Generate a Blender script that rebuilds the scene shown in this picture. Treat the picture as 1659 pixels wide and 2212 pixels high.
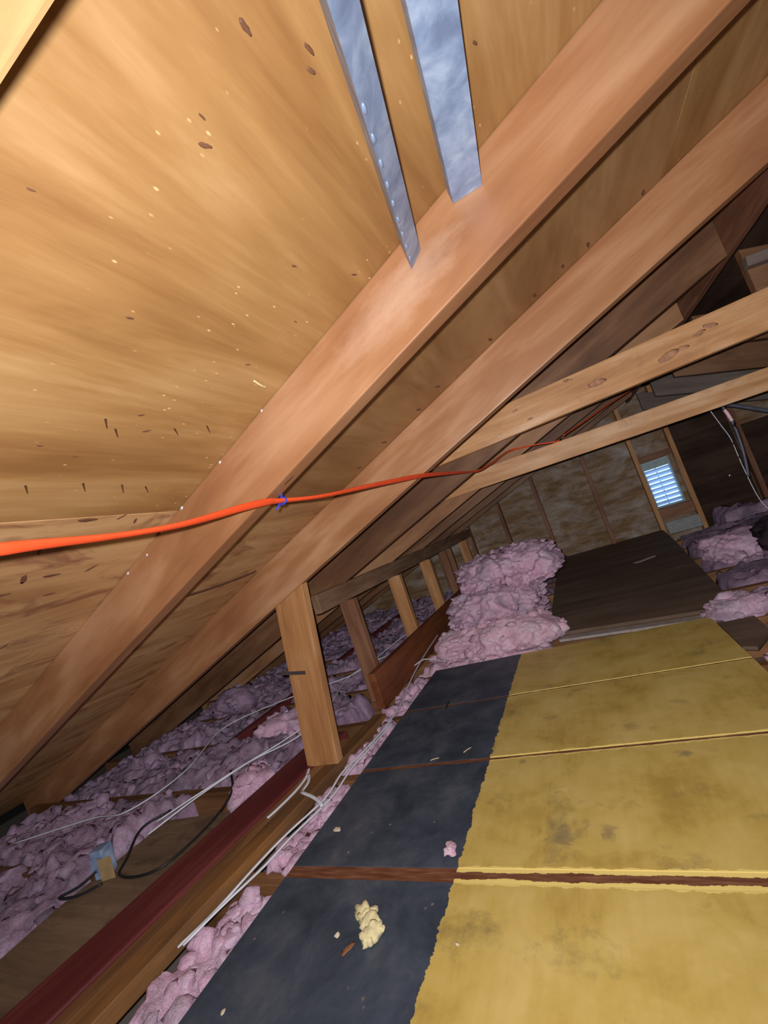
import bpy, bmesh, math, random
from mathutils import Vector, Matrix, noise

for o in list(bpy.data.objects):
    bpy.data.objects.remove(o)
scene = bpy.context.scene
C = scene.collection

# ------------------------------------------------------------------ camera
H = 0.6812                       # lens height above the painted deck (z = 0)
CAM = Vector((0, 0, H))
W2C = Matrix(((0.8527858562, 0.4085876995, -0.3252881418),      # world -> (right, down, forward)
              (-0.3307535627, -0.0594914359, -0.9418401403),
              (-0.4041761549, 0.9107781623, 0.0844083822)))
cam_d = bpy.data.cameras.new('camera')
cam = bpy.data.objects.new('camera', cam_d)
C.objects.link(cam)
M = Matrix(((1, 0, 0), (0, -1, 0), (0, 0, -1))) @ W2C
cam.matrix_world = Matrix.Translation(CAM) @ M.transposed().to_4x4()
cam_d.sensor_fit = 'VERTICAL'
cam_d.sensor_height = 36.0
cam_d.lens = 902.2 * 36.0 / 2212.0
cam_d.clip_start = 0.005
scene.camera = cam

# ------------------------------------------------------------------ world, lamps, exposure
world = bpy.data.worlds.new('world')
scene.world = world
world.use_nodes = True
bg = world.node_tree.nodes['Background']
bg.inputs[0].default_value = (0.42, 0.66, 1.0, 1)
bg.inputs[1].default_value = 2.2

FLASH_POWER = 49.0
fl = bpy.data.lights.new('flash_lamp', 'SPOT')
fl.energy = FLASH_POWER
fl.color = (1.0, 0.97, 0.99)
fl.spot_size = math.radians(180)
fl.spot_blend = 0.75
fl.shadow_soft_size = 0.006
fl.use_nodes = True
lt = fl.node_tree
fo = lt.nodes.new('ShaderNodeLightFalloff')
fo.inputs['Strength'].default_value = 1.0
lt.links.new(fo.outputs['Linear'], lt.nodes['Emission'].inputs['Strength'])
flash = bpy.data.objects.new('flash_lamp', fl)
C.objects.link(flash)
off = W2C.transposed() @ Vector((-0.016, -0.014, 0.0))
flash.matrix_world = Matrix.Translation(CAM + off) @ M.transposed().to_4x4()

vs = scene.view_settings
vs.view_transform = 'Standard'
vs.look = 'None'
vs.gamma = 1.0
vs.use_curve_mapping = False
vs.exposure = 0.0

# ------------------------------------------------------------------ roof geometry
A = math.radians(19.4668)
T = math.tan(A)
CA, SA = math.cos(A), math.sin(A)
RX = 0.73                        # ridge
D_ROOF = 0.468                   # sheathing above the lens at x = 0
D_BOT = 0.313                    # rafter undersides above the lens at x = 0
Y1, DY = 0.6134, 0.6096          # first rafter in front, 24 in. spacing
GABLE_Y = 4.75
def roof_z(x, d=D_ROOF):
    return H + d + T * (x if x <= RX else 2 * RX - x)

# ------------------------------------------------------------------ helpers
def tag(o, label=None, cat=None, group=None, kind=None):
    if label: o['label'] = label
    if cat: o['category'] = cat
    if group: o['group'] = group
    if kind: o['kind'] = kind
    return o

def link(name, me, m=None, parent=None, mat=None):
    o = bpy.data.objects.new(name, me)
    C.objects.link(o)
    if mat is not None and me is not None and len(me.materials) == 0:
        me.materials.append(mat)
    if parent is not None:
        o.parent = parent
    if m is not None:
        o.matrix_world = m
    return o

def mesh_from_bm(bm, name, smooth=False):
    bmesh.ops.recalc_face_normals(bm, faces=bm.faces[:])
    me = bpy.data.meshes.new(name)
    bm.to_mesh(me)
    bm.free()
    if smooth:
        for p in me.polygons: p.use_smooth = True
    return me

def bm_box(bm, x0, x1, y0, y1, z0, z1):
    vs_ = [bm.verts.new((x, y, z)) for x in (x0, x1) for y in (y0, y1) for z in (z0, z1)]
    for f in ((0, 1, 3, 2), (4, 6, 7, 5), (0, 4, 5, 1), (2, 3, 7, 6), (0, 2, 6, 4), (1, 5, 7, 3)):
        bm.faces.new([vs_[i] for i in f])
    return vs_

def box_me(name, x0, x1, y0, y1, z0, z1, bev=0.0):
    bm = bmesh.new()
    bm_box(bm, x0, x1, y0, y1, z0, z1)
    if bev:
        bmesh.ops.recalc_face_normals(bm, faces=bm.faces[:])
        bmesh.ops.bevel(bm, geom=bm.edges[:], offset=bev, segments=2, affect='EDGES', profile=0.6)
    return mesh_from_bm(bm, name)

def board(name, p0, xdir, ydir, size, mat, bev=0.003, parent=None):
    """a board: local x along xdir (the grain), y along ydir; p0 is its low corner"""
    x = Vector(xdir).normalized()
    y = Vector(ydir)
    y = (y - x * y.dot(x)).normalized()
    z = x.cross(y)
    m = Matrix((x, y, z)).transposed().to_4x4()
    m.translation = Vector(p0)
    me = box_me(name, 0, size[0], 0, size[1], 0, size[2], bev)
    return link(name, me, m, parent, mat)

def prism_me(name, pts, z0, z1, bev=0.0):
    bm = bmesh.new()
    a = [bm.verts.new((p[0], p[1], z0)) for p in pts]
    b = [bm.verts.new((p[0], p[1], z1)) for p in pts]
    n = len(pts)
    bm.faces.new(a[::-1]); bm.faces.new(b)
    for i in range(n):
        bm.faces.new((a[i], a[(i + 1) % n], b[(i + 1) % n], b[i]))
    if bev:
        bmesh.ops.recalc_face_normals(bm, faces=bm.faces[:])
        bmesh.ops.bevel(bm, geom=bm.edges[:], offset=bev, segments=1, affect='EDGES')
    return mesh_from_bm(bm, name)

def catmull(pts, n=8):
    P = [Vector(p) for p in pts]
    P = [P[0] * 2 - P[1]] + P + [P[-1] * 2 - P[-2]]
    out = []
    for i in range(1, len(P) - 2):
        for k in range(n):
            t = k / n
            a, b, c, d = P[i - 1:i + 3]
            out.append(0.5 * ((2 * b) + (c - a) * t + (2 * a - 5 * b + 4 * c - d) * t * t + (3 * b - a - 3 * c + d) * t ** 3))
    out.append(P[-2])
    return out

def add_tube(bm, pts, rw, rh=None, seg=8, n=8, up=(0, 0, 1), twist=None):
    """sweep an ellipse (rw across, rh along up) along a smooth path"""
    rh = rw if rh is None else rh
    path = catmull(pts, n)
    rings = []
    up = Vector(up)
    for i, p in enumerate(path):
        t = (path[min(i + 1, len(path) - 1)] - path[max(i - 1, 0)]).normalized()
        s = t.cross(up)
        if s.length < 1e-4: s = t.cross(Vector((1, 0, 0)))
        s.normalize()
        u = s.cross(t)
        if twist:
            a = twist(i / (len(path) - 1))
            s, u = s * math.cos(a) + u * math.sin(a), u * math.cos(a) - s * math.sin(a)
        ring = []
        for k in range(seg):
            w = 2 * math.pi * k / seg
            ring.append(bm.verts.new(p + s * math.cos(w) * rw + u * math.sin(w) * rh))
        rings.append(ring)
    for a, b in zip(rings, rings[1:]):
        for k in range(seg):
            bm.faces.new((a[k], a[(k + 1) % seg], b[(k + 1) % seg], b[k]))
    bm.faces.new(rings[0][::-1]); bm.faces.new(rings[-1])

def tube(name, pts, rw, mat, rh=None, parent=None, **kw):
    bm = bmesh.new()
    add_tube(bm, pts, rw, rh, **kw)
    return link(name, mesh_from_bm(bm, name, True), None, parent, mat)

def fbm(p, sc, oct_=4):
    return noise.fractal(Vector(p) * sc, 1.0, 2.0, oct_)

def fluff_h(p, seed):
    q = Vector(p) + Vector((seed * 3.7, seed * 1.3, seed * 7.1))
    q = q + 0.04 * noise.noise_vector(q * 7.0)
    h = 0.60 * fbm(q, 4.0, 4)
    h += 0.26 * (0.45 - abs(fbm(q + Vector((9, 2, 5)), 9.0, 5)))
    h += 0.24 * fbm(q + Vector((4, 8, 1)), 34.0, 4)
    h += 0.16 * (0.3 - abs(fbm(q + Vector((2, 3, 7)), 60.0, 3)))
    h += 0.10 * (noise.cell(q * 24.0) - 0.5)
    return h

def fluff_slab(name, x0, x1, y0, y1, z0, z1, amp, seed, mat, res=0.016, label=None, group=None, edge=0.05, tufts=0, ragged=0.02):
    """a torn fibreglass batt lying flat: lumpy top, rounded ragged rim, closed bottom"""
    nx = max(4, int((x1 - x0) / res)); ny = max(4, int((y1 - y0) / res))
    bm = bmesh.new()
    g = []
    for i in range(nx + 1):
        row = []
        for j in range(ny + 1):
            x = x0 + (x1 - x0) * i / nx; y = y0 + (y1 - y0) * j / ny
            d = min(x - x0, x1 - x, y - y0, y1 - y)
            h = fluff_h((x, y, 0), seed)
            rim = min(1.0, d / edge)
            rim = math.sqrt(max(0.0, 1 - (1 - rim) ** 2))
            z = z0 + (z1 - z0 + amp * h) * (0.12 + 0.88 * rim)
            if x < -2.4: z = max(z0, min(z, roof_z(x, D_BOT) - 0.006))
            n1 = fbm((x, y, seed), 14, 3) * ragged
            n2 = fbm((x, y, seed + 40), 14, 3) * ragged
            row.append(bm.verts.new((x + n1, y + n2, z)))
        g.append(row)
    for i in range(nx):
        for j in range(ny):
            bm.faces.new((g[i][j], g[i + 1][j], g[i + 1][j + 1], g[i][j + 1]))
    rim_v = [g[i][0] for i in range(nx)] + [g[nx][j] for j in range(ny)] + [g[i][ny] for i in range(nx, 0, -1)] + [g[0][j] for j in range(ny, 0, -1)]
    low = [bm.verts.new((v.co.x, v.co.y, z0)) for v in rim_v]
    n = len(rim_v)
    for i in range(n):
        bm.faces.new((rim_v[i], low[i], low[(i + 1) % n], rim_v[(i + 1) % n]))
    bm.faces.new(low[::-1])
    rnd = random.Random(seed * 31 + 5)
    spots = [g[rnd.randrange(1, nx)][rnd.randrange(1, ny)].co.copy() for _ in range(tufts)]
    for c in spots:
        add_tuft(bm, c, rnd.uniform(0.008, 0.03), rnd)
    o = link(name, mesh_from_bm(bm, name, True), None, None, mat)
    return tag(o, label, 'insulation', group)

def add_tuft(bm, c, r, rnd):
    s = rnd.random() * 100
    ret = bmesh.ops.create_icosphere(bm, subdivisions=2, radius=1.0)
    st = Vector((rnd.uniform(0.7, 1.5), rnd.uniform(0.7, 1.5), rnd.uniform(0.5, 1.0)))
    for v in ret['verts']:
        k = 1 + 0.7 * noise.noise(v.co * 1.7 + Vector((s, s, s)))
        v.co = c + Vector((v.co.x * st.x, v.co.y * st.y, v.co.z * st.z)) * r * k

def fluff_blob(name, c, half, rotz, seed, mat, label, amp=0.05, power=3.2, sub=5, group=None, tilt=0.0, floor_z=None, tufts=0):
    """a folded, torn batt: a rounded block with lumpy torn surface"""
    bm = bmesh.new()
    bmesh.ops.create_icosphere(bm, subdivisions=sub, radius=1.0)
    rz = Matrix.Rotation(rotz, 3, 'Z') @ Matrix.Rotation(tilt, 3, 'Y')
    for v in bm.verts:
        d = v.co.normalized()
        k = (abs(d.x) ** power + abs(d.y) ** power + abs(d.z) ** power) ** (-1 / power)
        p = Vector((d.x * half[0], d.y * half[1], d.z * half[2])) * k
        p += d * amp * (fluff_h(p * 1.0, seed) * 1.3)
        # soft layers, as folded batts show
        p += Vector((d.x, d.y, 0)) * amp * 0.45 * math.sin(p.z * 60 + 5 * fbm(p, 6, 2) + seed)
        p = rz @ p + Vector(c)
        if floor_z is not None and p.z < floor_z: p.z = floor_z
        v.co = p
    rnd = random.Random(seed * 17 + 3)
    base = [v.co.copy() for v in bm.verts]
    for _ in range(tufts):
        q = rnd.choice(base)
        if q.z > c[2] - half[2] * 0.6:
            add_tuft(bm, q, rnd.uniform(0.008, 0.032), rnd)
    o = link(name, mesh_from_bm(bm, name, True), None, None, mat)
    return tag(o, label, 'insulation', group)

# ------------------------------------------------------------------ materials
def new_mat(name):
    m = bpy.data.materials.new(name)
    m.use_nodes = True
    nt = m.node_tree
    return m, nt, nt.nodes['Principled BSDF']

class NT:
    def __init__(self, nt): self.nt = nt
    def n(self, t, **kw):
        nd = self.nt.nodes.new(t)
        for k, v in kw.items(): setattr(nd, k, v)
        return nd
    def l(self, a, b): self.nt.links.new(a, b)
    def math(self, op, a, b=None, c=None, clamp=False):
        nd = self.n('ShaderNodeMath', operation=op, use_clamp=clamp)
        for i, v in enumerate((a, b, c)):
            if v is None: continue
            if isinstance(v, (int, float)): nd.inputs[i].default_value = v
            else: self.l(v, nd.inputs[i])
        return nd.outputs[0]
    def noise(self, vec, scale, detail=4, rough=0.55, dist=0.0):
        nd = self.n('ShaderNodeTexNoise')
        nd.inputs['Scale'].default_value = scale
        nd.inputs['Detail'].default_value = detail
        nd.inputs['Roughness'].default_value = rough
        nd.inputs['Distortion'].default_value = dist
        if vec is not None: self.l(vec, nd.inputs['Vector'])
        return nd.outputs[0]
    def mapping(self, vec, scale=(1, 1, 1), loc=(0, 0, 0)):
        nd = self.n('ShaderNodeMapping')
        nd.inputs['Scale'].default_value = scale
        nd.inputs['Location'].default_value = loc
        self.l(vec, nd.inputs['Vector'])
        return nd.outputs[0]
    def ramp(self, fac, stops):
        nd = self.n('ShaderNodeValToRGB')
        e = nd.color_ramp.elements
        while len(e) < len(stops): e.new(0.5)
        for el, (p, c) in zip(e, stops):
            el.position = p
            el.color = (*c, 1) if len(c) == 3 else c
        self.l(fac, nd.inputs[0])
        return nd.outputs[0]
    def mix(self, fac, a, b, mode='MIX'):
        nd = self.n('ShaderNodeMix', data_type='RGBA', blend_type=mode)
        for s, v in ((nd.inputs[0], fac), (nd.inputs[6], a), (nd.inputs[7], b)):
            if isinstance(v, (int, float)): s.default_value = v
            elif isinstance(v, tuple): s.default_value = (*v, 1)
            else: self.l(v, s)
        return nd.outputs[2]
    def bump(self, h, strength, dist=0.01):
        nd = self.n('ShaderNodeBump')
        nd.inputs['Strength'].default_value = strength
        nd.inputs['Distance'].default_value = dist
        self.l(h, nd.inputs['Height'])
        return nd.outputs[0]

def obj_coords(t, rand=True):
    tc = t.n('ShaderNodeTexCoord')
    v = tc.outputs['Object']
    if rand:
        oi = t.n('ShaderNodeObjectInfo')
        sc = t.math('MULTIPLY', oi.outputs['Random'], 37.0)
        ad = t.n('ShaderNodeVectorMath', operation='ADD')
        t.l(v, ad.inputs[0]); t.l(sc, ad.inputs[1])
        v = ad.outputs[0]
    return v

def wood(name, dark, mid, light, rough=0.55, spec=0.35, grain=1.0, stretch=14.0, knots=0.0, knot_col=(0.10, 0.04, 0.02), blotch=0.0, blotch_col=(0.15, 0.06, 0.03), vary=0.25, specks=0.0, bump=0.25, fine=0.22, soft=1.0, scuff=None):
    m, nt, b = new_mat(name)
    t = NT(nt)
    v = obj_coords(t)
    g = t.mapping(v, (1.0 * grain, stretch * grain, stretch * grain))
    n1 = t.noise(g, 1.6, 6, 0.6, 0.6)
    n2 = t.noise(t.mapping(v, (2.5 * grain, stretch * 6 * grain, stretch * 6 * grain)), 2.0, 4, 0.6, 0.2)
    big = t.noise(t.mapping(v, (1.3, 3.5, 3.5)), 1.5, 3, 0.5, 0.4)
    f = t.math('ADD', t.math('MULTIPLY', n1, 0.84 - fine), t.math('MULTIPLY', n2, fine))
    f = t.math('ADD', f, t.math('MULTIPLY', big, vary))
    f = t.math('SUBTRACT', f, 0.5 * vary - 0.06)
    col = t.ramp(f, [(0.47 - 0.17 * soft, dark), (0.47, mid), (0.47 + 0.15 * soft, light)])
    if blotch:
        bl = t.noise(t.mapping(v, (3.0, 6.0, 6.0), (5, 1, 2)), 2.0, 5, 0.65, 0.8)
        col = t.mix(t.math('MULTIPLY', t.ramp(bl, [(0.52, (0, 0, 0)), (0.66, (1, 1, 1))]), blotch), col, blotch_col)
    if knots:
        vo = t.n('ShaderNodeTexVoronoi', feature='F1')
        vo.inputs['Scale'].default_value = 1.0
        t.l(t.mapping(v, (2.2, 5.5, 5.5), (3, 7, 1)), vo.inputs['Vector'])
        kn = t.ramp(vo.outputs['Distance'], [(0.03, (1, 1, 1)), (0.085, (0.55, 0.55, 0.55)), (0.13, (0, 0, 0))])
        col = t.mix(t.math('MULTIPLY', kn, knots), col, knot_col)
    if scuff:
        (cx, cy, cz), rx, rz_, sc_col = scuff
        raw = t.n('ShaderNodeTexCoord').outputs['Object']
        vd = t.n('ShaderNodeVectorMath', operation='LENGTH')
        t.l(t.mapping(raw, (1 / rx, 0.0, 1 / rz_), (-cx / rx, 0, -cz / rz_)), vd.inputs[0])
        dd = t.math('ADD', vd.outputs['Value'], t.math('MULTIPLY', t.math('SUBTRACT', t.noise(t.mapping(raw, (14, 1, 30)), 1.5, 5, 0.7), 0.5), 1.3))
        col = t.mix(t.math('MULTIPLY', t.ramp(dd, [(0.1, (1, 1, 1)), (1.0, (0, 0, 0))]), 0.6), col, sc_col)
    if specks:
        vo2 = t.n('ShaderNodeTexVoronoi', feature='F1')
        vo2.inputs['Scale'].default_value = 1.0
        t.l(t.mapping(v, (38.0, 85.0, 85.0)), vo2.inputs['Vector'])
        sp = t.ramp(vo2.outputs['Distance'], [(0.06, (1, 1, 1)), (0.13, (0, 0, 0))])
        gate = t.ramp(t.noise(v, 11.0, 2), [(0.50, (0, 0, 0)), (0.62, (1, 1, 1))])
        col = t.mix(t.math('MULTIPLY', t.math('MULTIPLY', sp, gate), specks), col, tuple(min(1, c * 1.6 + 0.05) for c in light))
    t.l(col, b.inputs['Base Color'])
    b.inputs['Roughness'].default_value = rough
    b.inputs['Specular IOR Level'].default_value = spec
    t.l(t.bump(t.math('ADD', n1, t.math('MULTIPLY', n2, 0.7)), bump, 0.003), b.inputs['Normal'])
    return m

MAT = {}
MAT['sheath'] = wood('sheathing_plywood', (0.25, 0.118, 0.038), (0.355, 0.192, 0.068), (0.46, 0.28, 0.12), rough=0.55, spec=0.25, grain=1.5, stretch=6, vary=0.55, specks=0.9, bump=0.08, fine=0.16, soft=1.1)
MAT['sheath_low'] = wood('sheathing_plywood_stained', (0.36, 0.18, 0.075), (0.50, 0.285, 0.125), (0.60, 0.37, 0.18), rough=0.55, spec=0.25, grain=1.4, stretch=6, vary=0.5, blotch=0.75, blotch_col=(0.22, 0.085, 0.045), knots=0.4, bump=0.05, fine=0.12)
MAT['sheath_mid'] = wood('sheathing_brown_dimmed', (0.25, 0.12, 0.045), (0.33, 0.175, 0.07), (0.40, 0.225, 0.10), rough=0.55, spec=0.25, grain=1.4, stretch=5, vary=0.6, blotch=0.2, bump=0.05, fine=0.10)  # browner sheets, darkened to stand in for weak grazing light past the first rafter
MAT['sheath_black'] = wood('sheathing_dimmed_black', (0.025, 0.014, 0.01), (0.045, 0.026, 0.018), (0.07, 0.042, 0.03), rough=0.8, spec=0.1, grain=1.4, stretch=6, vary=0.5, bump=0.05)  # near-black colour carries the dimness of the right-hand surfaces
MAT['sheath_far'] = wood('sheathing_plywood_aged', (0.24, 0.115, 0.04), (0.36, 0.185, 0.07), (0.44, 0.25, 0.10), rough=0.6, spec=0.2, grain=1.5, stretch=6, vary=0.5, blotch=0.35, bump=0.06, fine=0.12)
MAT['rafter'] = wood('rafter_fir', (0.26, 0.108, 0.045), (0.36, 0.168, 0.074), (0.48, 0.265, 0.14), rough=0.42, spec=0.45, grain=1.3, stretch=7, vary=0.85, bump=0.04, fine=0.10, soft=1.2)
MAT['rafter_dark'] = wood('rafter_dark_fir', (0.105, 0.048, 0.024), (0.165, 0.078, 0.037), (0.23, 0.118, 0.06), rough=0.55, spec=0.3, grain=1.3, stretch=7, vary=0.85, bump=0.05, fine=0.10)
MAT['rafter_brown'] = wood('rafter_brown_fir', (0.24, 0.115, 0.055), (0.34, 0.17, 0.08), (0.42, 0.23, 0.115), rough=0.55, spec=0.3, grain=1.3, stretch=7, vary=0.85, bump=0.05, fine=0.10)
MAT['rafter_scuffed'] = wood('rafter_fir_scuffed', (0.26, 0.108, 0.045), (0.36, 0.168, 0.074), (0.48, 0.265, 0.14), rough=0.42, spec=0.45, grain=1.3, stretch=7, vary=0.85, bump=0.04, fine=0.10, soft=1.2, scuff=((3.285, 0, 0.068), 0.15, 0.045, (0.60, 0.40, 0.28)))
MAT['tie'] = wood('tie_pine', (0.42, 0.20, 0.08), (0.60, 0.32, 0.14), (0.74, 0.48, 0.28), rough=0.5, spec=0.3, grain=1.3, stretch=10, vary=0.6, blotch=0.35, blotch_col=(0.28, 0.13, 0.07), knots=0.6, bump=0.06, fine=0.14)
MAT['stud'] = wood('stud_pine', (0.30, 0.13, 0.05), (0.44, 0.21, 0.08), (0.54, 0.30, 0.14), rough=0.55, spec=0.3, grain=1.6, stretch=10, vary=0.5, knots=0.4, bump=0.2)
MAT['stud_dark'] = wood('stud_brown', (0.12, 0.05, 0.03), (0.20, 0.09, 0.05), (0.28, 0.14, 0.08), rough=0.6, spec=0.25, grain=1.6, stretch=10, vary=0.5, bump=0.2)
MAT['plate'] = wood('plate_weathered', (0.12, 0.065, 0.035), (0.21, 0.12, 0.07), (0.30, 0.19, 0.12), rough=0.7, spec=0.2, grain=1.6, stretch=10, vary=0.5, bump=0.2)
MAT['strong'] = wood('beam_red_brown', (0.11, 0.03, 0.012), (0.17, 0.05, 0.02), (0.24, 0.08, 0.03), rough=0.55, spec=0.3, grain=1.2, stretch=10, vary=0.5)
MAT['maroon'] = wood('beam_maroon_stain', (0.08, 0.014, 0.016), (0.115, 0.022, 0.022), (0.16, 0.04, 0.036), rough=0.5, spec=0.35, grain=1.2, stretch=10, vary=0.4)
MAT['joist'] = wood('joist_brown', (0.10, 0.045, 0.02), (0.18, 0.085, 0.035), (0.27, 0.13, 0.055), rough=0.65, spec=0.2, grain=1.2, stretch=10, vary=0.5)
MAT['joist_orange'] = wood('joist_orange', (0.10, 0.05, 0.022), (0.17, 0.083, 0.032), (0.28, 0.125, 0.036), rough=0.6, spec=0.25, grain=1.2, stretch=10, vary=0.9)
MAT['dark_ply'] = wood('dark_plywood', (0.11, 0.073, 0.05), (0.16, 0.108, 0.075), (0.21, 0.15, 0.105), rough=0.75, spec=0.15, grain=1.0, stretch=6, vary=0.5)
MAT['brown_ply'] = wood('brown_plank', (0.11, 0.073, 0.044), (0.175, 0.115, 0.07), (0.24, 0.16, 0.10), rough=0.7, spec=0.2, grain=1.0, stretch=9, vary=0.5, blotch=0.5, blotch_col=(0.06, 0.035, 0.02))
MAT['grey_wood'] = wood('grey_wood', (0.10, 0.078, 0.068), (0.15, 0.118, 0.10), (0.21, 0.165, 0.14), rough=0.7, spec=0.2, grain=1.2, stretch=9, vary=0.4)

def make_gable():
    m, nt, b = new_mat('gable_plywood')
    t = NT(nt)
    v = obj_coords(t, False)
    g = t.noise(t.mapping(v, (1.2, 8, 10)), 2.5, 5, 0.6, 0.5)
    col = t.ramp(g, [(0.32, (0.14, 0.08, 0.04)), (0.5, (0.21, 0.13, 0.065)), (0.66, (0.28, 0.18, 0.10))])
    w = t.noise(t.mapping(v, (1.6, 1, 3.4), (1.7, 0, 4.2)), 1.9, 7, 0.7, 0.5)
    col = t.mix(t.math('MULTIPLY', t.ramp(w, [(0.44, (0, 0, 0)), (0.70, (1, 1, 1))]), 0.8), col, (0.44, 0.41, 0.39))
    t.l(col, b.inputs['Base Color'])
    b.inputs['Roughness'].default_value = 0.85
    b.inputs['Specular IOR Level'].default_value = 0.15
    return m
MAT['gable'] = make_gable()

def make_insul(name='pink_fibreglass', pink=(0.80, 0.50, 0.66), pale=(0.88, 0.71, 0.87), dust=(0.37, 0.30, 0.37), dust_amt=0.6):
    m, nt, b = new_mat(name)
    t = NT(nt)
    v = obj_coords(t, False)
    n1 = t.noise(v, 9.0, 5, 0.65, 0.9)
    n2 = t.noise(v, 48.0, 6, 0.75, 1.2)
    f = t.math('ADD', t.math('MULTIPLY', n1, 0.55), t.math('MULTIPLY', n2, 0.5))
    col = t.ramp(f, [(0.36, tuple(c * 0.62 for c in pink)), (0.50, pink), (0.66, pale)])
    d = t.noise(t.mapping(v, (1, 1, 1), (3, 9, 2)), 5.5, 5, 0.62, 0.7)
    col = t.mix(t.math('MULTIPLY', t.ramp(d, [(0.46, (0, 0, 0)), (0.66, (1, 1, 1))]), dust_amt), col, dust)
    t.l(col, b.inputs['Base Color'])
    b.inputs['Roughness'].default_value = 0.95
    b.inputs['Specular IOR Level'].default_value = 0.08
    n3 = t.noise(v, 150.0, 4, 0.7, 1.5)
    t.l(t.bump(t.math('ADD', n2, t.math('MULTIPLY', n3, 0.5)), 0.75, 0.014), b.inputs['Normal'])
    return m
MAT['insul'] = make_insul()
MAT['insul_bright'] = make_insul('pink_fibreglass_fresh', (0.90, 0.56, 0.68), (0.93, 0.78, 0.89), (0.58, 0.43, 0.53), 0.35)
MAT['insul_grey'] = make_insul('grey_pink_fibreglass', (0.74, 0.48, 0.62), (0.84, 0.67, 0.82), (0.34, 0.30, 0.36), 0.85)
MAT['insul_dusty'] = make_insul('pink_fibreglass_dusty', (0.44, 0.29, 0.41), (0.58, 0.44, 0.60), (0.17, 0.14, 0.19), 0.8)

SEAMS = (0.402, 0.8016, 1.2033, 1.6050)
XM = -0.4713                      # black / yellow paint line
def make_deck():
    m, nt, b = new_mat('painted_deck')
    t = NT(nt)
    v = obj_coords(t, False)
    s = t.n('ShaderNodeSeparateXYZ')
    t.l(v, s.inputs[0])
    x, y = s.outputs[0], s.outputs[1]
    # ragged paint line
    e = t.noise(t.mapping(v, (6, 14, 1)), 3.0, 5, 0.65)
    xe = t.math('ADD', x, t.math('MULTIPLY', t.math('SUBTRACT', e, 0.5), 0.03))
    isy = t.math('GREATER_THAN', xe, XM)
    # yellow
    n1 = t.noise(v, 5.5, 5, 0.6, 0.4)
    n2 = t.noise(t.mapping(v, (60, 5, 1)), 1.0, 3, 0.6)
    n3 = t.noise(v, 17.0, 5, 0.65, 0.5)
    fy = t.math('ADD', t.math('MULTIPLY', n1, 0.75), t.math('ADD', t.math('MULTIPLY', n2, 0.15), t.math('MULTIPLY', n3, 0.2)))
    yel = t.ramp(fy, [(0.40, (0.42, 0.28, 0.062)), (0.53, (0.54, 0.385, 0.098)), (0.68, (0.62, 0.46, 0.15))])
    dirt = t.noise(t.mapping(v, (1, 1, 1), (7.3, 1.1, 0)), 6.5, 6, 0.7, 0.15)
    yel = t.mix(t.math('MULTIPLY', t.ramp(dirt, [(0.56, (0, 0, 0)), (0.72, (1, 1, 1))]), 0.6), yel, (0.15, 0.115, 0.055))
    # heel stains, each with a shape of its own
    for (sx, sy, r) in ((-0.165, 0.905, 0.022), (0.02, 1.15, 0.016), (0.225, 1.02, 0.022), (-0.255, 0.90, 0.045), (-0.37, 1.175, 0.016), (-0.66, 1.16, 0.02), (-0.63, 0.30, 0.05), (-0.42, 0.49, 0.02)):
        vd = t.n('ShaderNodeVectorMath', operation='DISTANCE')
        t.l(v, vd.inputs[0]); vd.inputs[1].default_value = (sx, sy, 0)
        dd = t.math('ADD', vd.outputs['Value'], t.math('MULTIPLY', t.math('SUBTRACT', n3, 0.5), r * 4.5))
        k = t.ramp(t.math('DIVIDE', dd, r), [(0.3, (1, 1, 1)), (1.0, (0, 0, 0))])
        yel = t.mix(t.math('MULTIPLY', k, 0.5), yel, (0.14, 0.12, 0.10))
    # bright fresh edge of paint along the joints
    for i, sm in enumerate(SEAMS):
        wdt = (0.015, 0.0215, 0.0115, 0.0095)[i]
        dist = t.math('ABSOLUTE', t.math('SUBTRACT', y, sm))
        wob = t.math('MULTIPLY', t.math('SUBTRACT', t.noise(t.mapping(v, (9, 1, 1), (0, sm * 9, 0)), 3.0, 5, 0.7), 0.5), 0.024)
        k = t.math('LESS_THAN', t.math('ADD', dist, wob), wdt)
        yel = t.mix(t.math('MULTIPLY', k, 0.85), yel, (0.80, 0.62, 0.19))
    # black
    b1 = t.noise(v, 8.0, 6, 0.65, 0.4)
    blk = t.ramp(b1, [(0.35, (0.032, 0.042, 0.060)), (0.52, (0.054, 0.068, 0.094)), (0.70, (0.095, 0.105, 0.125))])
    sc = t.noise(t.mapping(v, (40, 6, 1), (2, 5, 0)), 1.4, 4, 0.7)
    blk = t.mix(t.math('MULTIPLY', t.ramp(sc, [(0.63, (0, 0, 0)), (0.75, (1, 1, 1))]), 0.35), blk, (0.14, 0.10, 0.07))
    vo = t.n('ShaderNodeTexVoronoi', feature='F1')
    vo.inputs['Scale'].default_value = 26.0
    t.l(v, vo.inputs['Vector'])
    spk = t.ramp(vo.outputs['Distance'], [(0.05, (1, 1, 1)), (0.11, (0, 0, 0))])
    gate = t.ramp(t.noise(v, 7.0, 2), [(0.52, (0, 0, 0)), (0.6, (1, 1, 1))])
    blk = t.mix(t.math('MULTIPLY', t.math('MULTIPLY', spk, gate), 0.8), blk, (0.34, 0.27, 0.16))
    col = t.mix(isy, blk, yel)
    t.l(col, b.inputs['Base Color'])
    b.inputs['Roughness'].default_value = 0.55
    b.inputs['Specular IOR Level'].default_value = 0.3
    t.l(t.bump(t.math('ADD', n3, t.math('MULTIPLY', n2, 0.6)), 0.15, 0.004), b.inputs['Normal'])
    return m
MAT['deck'] = make_deck()

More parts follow.
